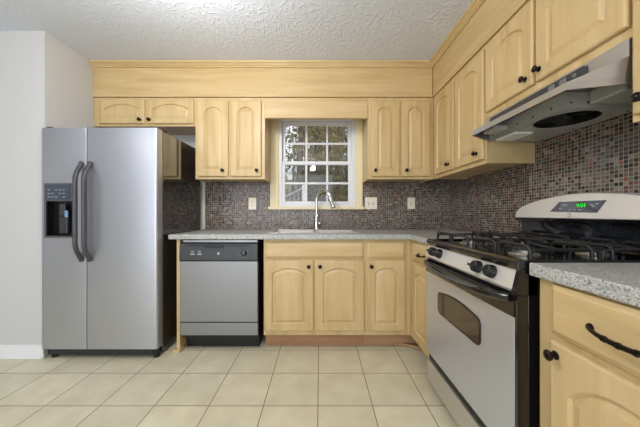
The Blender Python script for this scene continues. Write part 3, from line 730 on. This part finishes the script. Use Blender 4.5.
# ---------------------------------------------------------------- range
RY0, RY1 = .886, 1.6455; RF = .655
rg = empty('gas_range', (1.0, (RY0+RY1)/2, 0)); tag(rg, 'stainless and black freestanding gas range with four burners', 'stove'); RL = rg.location
P(RL, 'body', box(.690, 1.318, RY0, RY1, .03, .900), M['black'], rg, bevel=.003)
for y in (RY0+.05, RY1-.05):
    for x in (.74, 1.27): P(RL, 'levelling_foot', lathe(bmesh.new(), [(0, 0), (.018, 0), (.018, .012), (.008, .015), (.008, .032), (0, .032)], Matrix.Translation((x, y, 0))), M['blackm'], rg)
def zprof(name, pts, y0, y1, m, parent=rg, **k):
    return P(RL, name, prism(bmesh.new(), pts, lambda p: (p[0], y0, p[1]), lambda p: (p[0], y1, p[1])), m, parent, **k)
# drawer
zprof('storage_drawer', [(.656, .070), (.660, .188), (.689, .188), (.689, .062), (.664, .062)], RY0+.008, RY1-.002, M['steel_h'], bevel=.003)
zprof('drawer_recess', [(.672, .190), (.672, .232), (.689, .232), (.689, .190)], RY0+.004, RY1-.004, M['blackm'])
zprof('toe_skirt', [(.70, .012), (.70, .058), (.72, .058), (.72, .012)], RY0+.02, RY1-.02, M['blackm'])
# oven door, local outline (Y, z) with window hole cut as a ring of quads
od = zprof('oven_door', [(RF, .236), (RF, .724), (.689, .724), (.689, .236)], RY0+.014, RY1, M['steel_oven'], bevel=.003)
zprof('door_edge', [(RF+.001, .236), (RF+.001, .80), (.689, .80), (.689, .236)], RY0, RY0+.013, M['black'], od)
# black band on top of the door with a drooping lower edge
b = bmesh.new(); n = 20; yy0, yy1 = RY0+.0135, RY1
top = []; bot = []
for i in range(n+1):
    t = i/n; y = yy0+(yy1-yy0)*t; dr = .7235-.0*math.sin(PI*t); bot.append((y, .7245)); top.append((y, .800))
pts = bot+top[::-1]
prism(b, pts, lambda p: (RF-.002, p[0], p[1]), lambda p: (.689, p[0], p[1]))
bmesh.ops.remove_doubles(b, verts=b.verts, dist=1e-6)
P(RL, 'door_top_band', b, M['black'], od)
b = bmesh.new()
for k in range(3): bx(b, RF-.0035, RF-.0021, RY0+.05, RY1-.03, .762+k*.011, .767+k*.011)
P(RL, 'vent_louvres', b, M['handle'], od)
# window
wy0, wy1, wz0, wz1 = 1.086, 1.482, .527, .662
def wpts(d):
    rr = .03-d; a = []
    for cx_, cz_, a0 in ((wy1-.03, wz1-.045, 0), (wy0+.03, wz1-.045, PI/2), (wy0+.03, wz0+.03, PI), (wy1-.03, wz0+.03, 1.5*PI)):
        for i in range(6):
            q = a0+PI/2*i/5; a.append([cx_+rr*math.cos(q), cz_+rr*math.sin(q)])
        if a0 == 0:
            for i in range(1, 10):
                t = i/10; a.append([wy1-.03+(wy0+.03-wy1+.03)*t, wz1-.015-d+.017*math.sin(PI*t)])
    return a
b = prism(bmesh.new(), wpts(0), lambda p: (RF-.0025, p[0], p[1]), lambda p: (RF+.004, p[0], p[1]))
wf = P(RL, 'oven_window_frame', b, M['blackm'], od)
b = prism(bmesh.new(), wpts(.008), lambda p: (RF-.0032, p[0], p[1]), lambda p: (RF-.0026, p[0], p[1]))
P(RL, 'oven_window', b, M['ovenglass'], wf)
# handle: long bowed black bar
b = bmesh.new(); pts = []; rs = []
for i in range(25):
    t = i/24; s = math.sin(PI*t); pts.append((RF-.004-.050*s**.45, RY0+.03+(RY1-RY0-.05)*t, .787-.018*s)); rs.append(.014+.002*s)
tube(b, pts, rs, 12); P(RL, 'oven_handle', b, M['black'], od, smooth=50)
# control panel
cpn = zprof('control_panel', [(.650, .818), (.669, .884), (.72, .884), (.72, .805), (.66, .805)], RY0+.020, RY1-.003, M['steel_l'], bevel=.002)
zprof('panel_end_cap', [(.646, .803), (.650, .818), (.667, .890), (.72, .890), (.72, .803)], RY0, RY0+.0195, M['black'])
zprof('panel_shadow_gap', [(.672, .8005), (.672, .8045), (.689, .8045), (.689, .8005)], RY0+.002, RY1-.002, M['blackm'])
nd = Vector((-.066, 0, .019)).normalized()
for i, y in enumerate((1.545, 1.462, 1.108, 1.020)):
    c = Vector((.6585, y, .853)); 
    k_ = P(RL, 'burner_knob', lathe(bmesh.new(), [(0, 0), (.025, 0), (.025, .006), (.0225, .024), (.018, .028), (0, .028)], ROT(c, nd), 22), M['blackm'], cpn, smooth=35)
    b = bmesh.new(); Mx = ROT(c, nd); bb = box(-.005, .005, -.022, .022, .027, .038); bmesh.ops.transform(bb, matrix=Mx, verts=bb.verts)
    P(RL, 'knob_grip', bb, M['blackm'], k_, bevel=.0015)
    b = bmesh.new(); q = Mx @ Vector((0, 0, 0)); bx(b, .6605, .6625, y-.004, y+.004, .8765, .8785); P(RL, 'knob_mark', b, M['slot'], k_)
# cooktop
ct = zprof('cooktop', [(.660, .886), (.655, .900), (.658, .914), (.668, .920), (.69, .920), (.70, .911), (1.24, .911), (1.262, .940), (1.318, .940), (1.318, .901), (.69, .901), (.69, .886)], RY0, RY1, M['black'], bevel=.002)
b = bmesh.new(); bx(b, .70, 1.25, RY0+.001, RY0+.014, .911, .920); P(RL, 'cooktop_rim', b, M['black'], ct, bevel=.003); b = box(.70, 1.25, RY1-.014, RY1-.001, .911, .920); P(RL, 'cooktop_rim', b, M['black'], ct, bevel=.003)
for x in (.82, 1.10):
    for y in (1.075, 1.455):
        bn = P(RL, 'burner', lathe(bmesh.new(), [(0, 0), (.055, 0), (.05, .006), (.038, .008), (.038, .018), (0, .018)], Matrix.Translation((x, y, .9115)), 24), M['brass'], rg, smooth=35)
        P(RL, 'burner_cap', lathe(bmesh.new(), [(0, 0), (.036, 0), (.038, .004), (.034, .009), (0, .010)], Matrix.Translation((x, y, .9298)), 24), M['iron'], bn, smooth=35)
def archbar(b, p0, p1, zt=.963, zb=.916, r=.006):
    p0 = Vector((*p0, 0)); p1 = Vector((*p1, 0)); L = (p1-p0).length; u = (p1-p0)/L; cr = .022; pts = []
    pts.append(p0+Vector((0, 0, zb)))
    for i in range(6): a = PI/2*i/5; pts.append(p0+u*(cr-cr*math.cos(a))+Vector((0, 0, zt-cr+cr*math.sin(a))))
    for i in range(6): a = PI/2*i/5; pts.append(p1-u*(cr-cr*math.sin(a))+Vector((0, 0, zt-cr+cr*math.cos(a))))
    pts.append(p1+Vector((0, 0, zb)))
    tube(b, pts, r, 8)
for y0_, y1_ in ((.908, 1.242), (1.288, 1.622)):
    b = bmesh.new(); ym = (y0_+y1_)/2
    for x in (.715, .925, .995, 1.205): archbar(b, (x, y0_), (x, ym-.012)); archbar(b, (x, ym+.012), (x, y1_))
    for y in (y0_+.004, y1_-.004): archbar(b, (.715, y), (.955, y), .950); archbar(b, (.965, y), (1.205, y), .950)
    for xc in (.82, 1.10):
        for q in (-1, 1):
            tube(b, [(xc+q*.105, ym, .953), (xc+q*.03, ym, .957)], .005, 8)
            tube(b, [(xc, ym+q*.163, .950), (xc, ym+q*.05, .957)], .005, 8)
    P(RL, 'burner_grate', b, M['iron'], rg, smooth=50)
# backguard
gp = []
n = 24
pts = [(RY0, 1.050), (RY0, 1.085)]
for i in range(n+1):
    t = i/n; y = RY0+.015+(RY1-RY0-.03)*t; pts.append((y, 1.100+.070*(math.sin(PI*t)**.62)))
pts += [(RY1, 1.085), (RY1, 1.050)]
def gx(z): return 1.200+(z-1.05)*.22
b = bmesh.new()
prism(b, pts, lambda p: (gx(p[1]), p[0], p[1]), lambda p: (1.322, p[0], p[1]))
bg = P(RL, 'backguard', b, M['steel_l'], rg, smooth=30, bevel=.004)
zprof('backguard_base', [(1.222, 1.049), (1.238, 1.030), (1.244, .985), (1.246, .942), (1.320, .942), (1.320, 1.049)], RY0+.003, RY1-.003, M['gloss'], bg, smooth=60)
zprof('backguard_lip', [(1.196, 1.049), (1.200, 1.034), (1.215, 1.030), (1.236, 1.036), (1.236, 1.049)], RY0+.002, RY1-.002, M['black'], bg, smooth=40)
# display (skewed panel)
def gq(py_pts, off0=-.0012, off1=.002):
    return prism(bmesh.new(), py_pts, lambda p: (gx(p[1])+off0, p[0], p[1]), lambda p: (gx(p[1])+off1, p[0], p[1]))
dY = lambda px, X=1.215: X*F/(px-320)
ds = P(RL, 'display_panel', gq([(dY(551.5), 1.085), (dY(599), 1.078), (dY(606), 1.132), (dY(559), 1.134)]), M['display'], bg)
tx = bpy.data.curves.new('clock_text', 'FONT'); tx.body = '9:04'; tx.size = .026; tx.extrude = .0004
to = bpy.data.objects.new('clock_text', tx); me = bpy.data.meshes.new_from_object(to); bpy.data.objects.remove(to)
me.name = 'clock_digits'; me.materials.append(M['digit'])
o = bpy.data.objects.new('clock_digits', me); C.objects.link(o); o.parent = ds
o.rotation_euler = (PI/2, 0, -PI/2); o.location = Vector((gx(1.11)-.0024, dY(577.2), 1.104))-RL
for y, z in ((dY(563), 1.118), (dY(566), 1.118), (dY(561), 1.100), (dY(571), 1.094), (dY(576), 1.092), (dY(581), 1.092), (dY(592), 1.115), (dY(597), 1.118), (dY(594), 1.108)):
    P(RL, 'display_mark', box(gx(z)-.0022, gx(z)-.0012, y-.008, y+.006, z-.0015, z+.0015), M['print'], ds)
em = P(RL, 'round_emblem', lathe(bmesh.new(), [(0, 0), (.0085, 0), (.0085, .0015), (0, .0015)], ROT((gx(1.068)-.0002, dY(569, 1.205), 1.068), (-1, 0, .22)), 20), M['panelgrey'], bg)
P(RL, 'emblem_face', lathe(bmesh.new(), [(0, 0), (.0066, 0), (.0066, .0006), (0, .0006)], ROT((gx(1.068)-.0018, dY(569, 1.205), 1.068), (-1, 0, .22)), 20), M['steel_l'], em)

# ---------------------------------------------------------------- range hood
hd_ = empty('range_hood', (1.1, 1.26, 1.508)); tag(hd_, 'stainless under-cabinet range hood with black control strip above the stove', 'range hood'); HL = hd_.location
bot = [(.848, 1.49), (.985, 1.585), (1.326, 1.637), (1.326, .884), (1.02, .892), (.862, .935)]
def ins(p, d):
    c = Vector((1.12, 1.26)); v_ = Vector(p)-c; return (c.x+v_.x*(1-d/.26), c.y+v_.y*(1-d/.38))
zl, zt_, zs, zc_ = 1.508, 1.534, 1.597, 1.655
top_ = [(1.020, 1.635), (1.020, 1.635), (1.326, 1.637), (1.326, .884), (1.022, .884), (1.020, .884)]
b = bmesh.new()
inn = [(p[0]+(.006 if p[0] < 1.3 else 0), 1.26+(p[1]-1.26)*.985) for p in bot]
inc_ = [(.99, 1.61), (1.0, 1.618), (1.318, 1.628), (1.318, .893), (1.0, .90), (.99, .902)]
rings = [[(x, y, 1.576) for x, y in inc_], [(x, y, zt_-.004) for x, y in inn], [(x, y, zl) for x, y in inn], [(x, y, zl) for x, y in bot], [(x, y, zt_) for x, y in bot], [(x+.0008*i, y, zs) for i, (x, y) in enumerate(top_)], [(x+.0008*i, y, zc_) for i, (x, y) in enumerate(top_)]]
rv = [[b.verts.new(p) for p in r_] for r_ in rings]
for a, c in zip(rv, rv[1:]):
    for k in range(6): b.faces.new((a[k], a[(k+1) % 6], c[(k+1) % 6], c[k]))
b.faces.new(rv[0]); b.faces.new(rv[-1])
P(HL, 'canopy', b, M['steel_hood'], hd_)
b = prism(bmesh.new(), rrect(1.02, 1.60, 1.607, 1.645, .012), lambda p: (1.0165, p[0], p[1]), lambda p: (1.0215, p[0], p[1]))
cs = P(HL, 'control_strip', b, M['panelgrey'], hd_, bevel=.001)
for y in (1.065, 1.115, 1.17):
    P(HL, 'rocker_switch', prism(bmesh.new(), rrect(y-.016, y+.016, 1.615, 1.637, .006) if y > 1.07 else rrect(y-.008, y+.008, 1.618, 1.634, .005), lambda p: (1.0125, p[0], p[1]), lambda p: (1.0164, p[0], p[1])), M['swgrey'], cs, bevel=.0015)
# underside: blower housing with round fan opening
b = bmesh.new()
fc = (1.135, 1.235); fr_ = .118
hx0, hx1, hy0, hy1 = 1.005, 1.318, 1.095, 1.60
N = 32; zb = 1.506
def sq(k):
    a = 2*PI*k/N; c_, s_ = math.cos(a), math.sin(a); X0_, X1_, Y0_, Y1_ = hx0-fc[0], hx1-fc[0], hy0-fc[1], 1.375-fc[1]
    t = min(((X1_ if c_ > 0 else X0_)/c_) if abs(c_) > 1e-6 else 9, ((Y1_ if s_ > 0 else Y0_)/s_) if abs(s_) > 1e-6 else 9)
    return (fc[0]+c_*t, fc[1]+s_*t, zb)
ci = [b.verts.new((fc[0]+fr_*math.cos(2*PI*k/N), fc[1]+fr_*math.sin(2*PI*k/N), zb)) for k in range(N)]
cu = [b.verts.new((fc[0]+fr_*math.cos(2*PI*k/N), fc[1]+fr_*math.sin(2*PI*k/N), zb+.04)) for k in range(N)]
co = [b.verts.new(sq(k)) for k in range(N)]
for k in range(N):
    b.faces.new((ci[k], ci[(k+1) % N], co[(k+1) % N], co[k])); b.faces.new((ci[k], ci[(k+1) % N], cu[(k+1) % N], cu[k]))
bx(b, hx0, hx1, 1.376, hy1, zb, zb+.003)
bx(b, hx0, hx0+.003, hy0, hy1, zb, 1.574); bx(b, hx0+.003, hx1, hy0, hy0+.003, zb+.0005, 1.574); bx(b, hx0+.003, hx1, hy1-.003, hy1, zb+.003, 1.574)
bh = P(HL, 'blower_housing', b, M['hoodin'], hd_)
P(HL, 'side_box', box(1.10, 1.318, .96, 1.092, 1.520, 1.574), M['hoodin'], hd_, bevel=.006)
b = lathe(bmesh.new(), [(0, 0), (.117, 0), (.117, .002), (0, .002)], Matrix.Translation((fc[0], fc[1], zb+.036)), 32)
b2 = bmesh.new(); tube(b2, [(fc[0], fc[1], zb+.0012), (fc[0], fc[1], zb+.035)], .1165, 32, False); P(HL, 'fan_shade_lining', b2, M['blackm'], bh)  # dark cylinder added to put shade inside the fan opening
P(HL, 'fan_back', b, M['blackm'], bh)
b = bmesh.new()
for k in range(5):
    a = 2*PI*k/5; c_, s_ = math.cos(a), math.sin(a)
    q = box(.02, .10, -.026, .026, -.001, .001); bmesh.ops.transform(q, matrix=Matrix.Translation((fc[0], fc[1], zb+.018)) @ Matrix.Rotation(a, 4, 'Z') @ Matrix.Rotation(.5, 4, 'X'), verts=q.verts)
    me_ = bpy.data.meshes.new('t'); q.to_mesh(me_); q.free(); b.from_mesh(me_); bpy.data.meshes.remove(me_)
lathe(b, [(0, 0), (.022, 0), (.024, .012), (.022, .03), (0, .03)], Matrix.Translation((fc[0], fc[1], zb+.005)), 16)
P(HL, 'fan', b, M['blackm'], bh)
P(HL, 'light_lens', box(1.02, 1.12, 1.40, 1.55, 1.494, 1.5055), M['lens'], hd_, bevel=.004)
P(HL, 'light_bracket', box(.915, .985, 1.40, 1.50, 1.518, 1.540), M['hoodin'], hd_, bevel=.004)
b = bmesh.new()
for y in (1.16, 1.26, 1.36, 1.46, 1.55): lathe(b, [(0, 0), (.0045, 0), (.003, .003), (0, .003)], ROT((hx0, y, 1.53), (-1, 0, 0)), 8)
for y in (1.12, 1.36, 1.55): lathe(b, [(0, 0), (.0045, 0), (.003, .003), (0, .003)], ROT((hx0+.285, y, zb), (0, 0, -1)), 8)
for x in (1.03, 1.10): lathe(b, [(0, 0), (.0045, 0), (.003, .003), (0, .003)], ROT((x, hy0, 1.53), (0, -1, 0)), 8)
P(HL, 'screws', b, M['blackm'], bh)

# ---------------------------------------------------------------- ceiling lamps (above and behind the picture)
for (x, y, lb) in ((-.74, 1.15, 'white dome ceiling lamp over the kitchen floor, nearest the stove'), (-2.4, -.6, 'added white ceiling lamp for the fill light at the left'), (-.17, -.95, 'white dome ceiling lamp behind the camera')):  # the left fixture is added to go with the fill light
    L_ = empty('ceiling_lamp', (x, y, CZ)); tag(L_, lb, 'lamp')
    obj('canopy_ring', lathe(bmesh.new(), [(0, -.001), (.15, -.001), (.15, -.02), (.13, -.025), (0, -.025)]), M['white'], L_, smooth=40)

# ---------------------------------------------------------------- outside
b = bmesh.new(); G = 16
hv = [[b.verts.new((-14+28*i/G, 3.2+28*j/G, -1.0+(0 if j < 3 else (j-3)*.52)+.35*math.sin(i*1.3+j)*(j > 4))) for j in range(G+1)] for i in range(G+1)]
for i in range(G):
    for j in range(G): b.faces.new((hv[i][j], hv[i+1][j], hv[i+1][j+1], hv[i][j+1]))
o = obj('hillside', b, M['litter'], smooth=60); o['kind'] = 'structure'
def groundz(y):
    j = (y-3.2)/28*G; return -1.0+(0 if j < 3 else (j-3)*.52)-.35
def tree(x, y, r, h, leaf, label, nl, cz, cr, lean=0, ls=.06):
    z = groundz(y)-.1
    t = empty('tree', (x, y, z)); tag(t, label, 'tree', 'trees on the slope outside the window')
    b = bmesh.new(); pts = [(lean*(k/6)**1.3+.05*math.sin(k*1.7+x), .04*math.sin(k+y), h*k/6) for k in range(7)]
    tube(b, pts, [r*(1-.1*k) for k in range(7)], 9)
    tips = []
    for k in range(9):
        q = random.uniform(.25, .95); p = Vector(pts[int(q*6)]); a = random.uniform(0, 2*PI); L = random.uniform(.5, 1.3)*cr
        e1 = p+Vector((math.cos(a)*L*.5, math.sin(a)*L*.5, L*.35)); e2 = p+Vector((math.cos(a)*L, math.sin(a)*L, L*.8))
        tube(b, [p, e1, e2], [r*.32, r*.2, r*.06], 5); tips += [e1, e2]
    obj('trunk', b, M['bark'], t, smooth=60)
    if nl:
        b = bmesh.new()
        for k in range(nl):
            c = random.choice(tips)+Vector((random.gauss(0, .4*cr), random.gauss(0, .4*cr), random.gauss(0, .4*cr)))
            u = Vector((random.gauss(0, 1), random.gauss(0, 1), random.gauss(0, 1))).normalized(); v_ = u.orthogonal().normalized(); s_ = ls*random.uniform(.6, 1.4)
            b.faces.new([b.verts.new(c+q) for q in (-u*s_, v_*s_*.5, u*s_, -v_*s_*.5)])
        o = obj('foliage', b, leaf, t); o['kind'] = 'stuff'
tree(-.74, 7.2, .05, 4.7, M['leafo'], 'young tree with orange autumn leaves outside the left panes', 520, 3, .45, .0, .10)
tree(-.72, 9.5, .16, 8.0, M['leafd'], 'dark-leaved tree standing behind the orange tree', 1100, 4, .7, .1, .06)
spots = [(-.2, 11, .10), (.35, 12.5, .13), (.85, 10.5, .09), (1.25, 12, .15), (-.6, 13.5, .12), (.1, 15, .16), (1.7, 15.5, .14), (.75, 16.5, .12), (2.6, 20.5, .15), (2.3, 18, .2), (1.2, 19, .18), (-.3, 19, .18), (.1, 24, .2), (-1.1, 20.5, .2), (.45, 21.5, .2)]
near = ['thin bare trunk in the centre panes', 'medium trunk right of the centre panes', 'slim trunk in the right panes', 'thick trunk at the right edge of the window', 'medium trunk left of centre', 'thick centre trunk further up the slope', 'medium trunk far right up the slope', 'slim trunk half way up the slope on the right', 'medium trunk high up beyond the right panes', 'thick trunk far up the slope at the right', 'thick trunk high on the slope right of centre', 'thick trunk high on the slope left of centre', 'most distant thick trunk on the top of the slope', 'hazy far trunk left of centre', 'farthest trunk at the centre of the slope']
for i, (x, y, r_) in enumerate(spots):
    tree(x, y, r_, 7+y*.15, M['leafg'], 'olive-leaved tree outside, '+near[i], 900, 4, .9+y*.03, random.uniform(-.3, .3), .05+y*.004)
# stair railing rising to the right
rl = empty('stair_railing', (-.95, 4.9, -1.0)); tag(rl, 'grey wooden stair railing sloping up outside the lower left pane', 'railing')
def RP(px, py, Y): return Vector((BX(px, Y), Y, CH+(213.5-py)*Y/F))
a_, c_ = RP(276, 203, 4.9), RP(304.5, 188, 4.9)
def rb(dz, r_, nm):
    b = tube(bmesh.new(), [a_+Vector((0, 0, dz)), c_+Vector((0, 0, dz))], r_, 4); P(rl.location, nm, b, M['rail'], rl)
rb(0, .035, 'handrail'); rb(-.62, .03, 'lower_rail')
for k in range(7):
    t = (k+.5)/7; p = a_.lerp(c_, t); P(rl.location, 'baluster', box(p.x-.016, p.x+.016, 4.885, 4.915, p.z-.62, p.z-.02), M['rail'], rl)
for p, nm in ((a_, 'post'), (c_, 'post')): P(rl.location, nm, box(p.x-.04, p.x+.04, 4.86, 4.94, -1.0, p.z+.06), M['siding'] if p is c_ else M['rail'], rl)
bh_ = empty('birdhouse', (BX(290, 6.0), 6.0, -1.0)); tag(bh_, 'small white box on a thin post seen through the lower left panes', 'birdhouse')
zz = CH+(213.5-180)*6/F+1.0
obj('box', box(-.05, .05, -.05, .05, zz, zz+.15), M['siding'], bh_, bevel=.004)
b = prism(bmesh.new(), [(-.07, zz+.151), (0, zz+.20), (.07, zz+.151)], lambda p: (p[0], -.07, p[1]), lambda p: (p[0], .07, p[1])); obj('roof', b, M['siding'], bh_)
obj('post', box(-.02, .02, -.02, .02, 0, zz-.001), M['rail'], bh_)
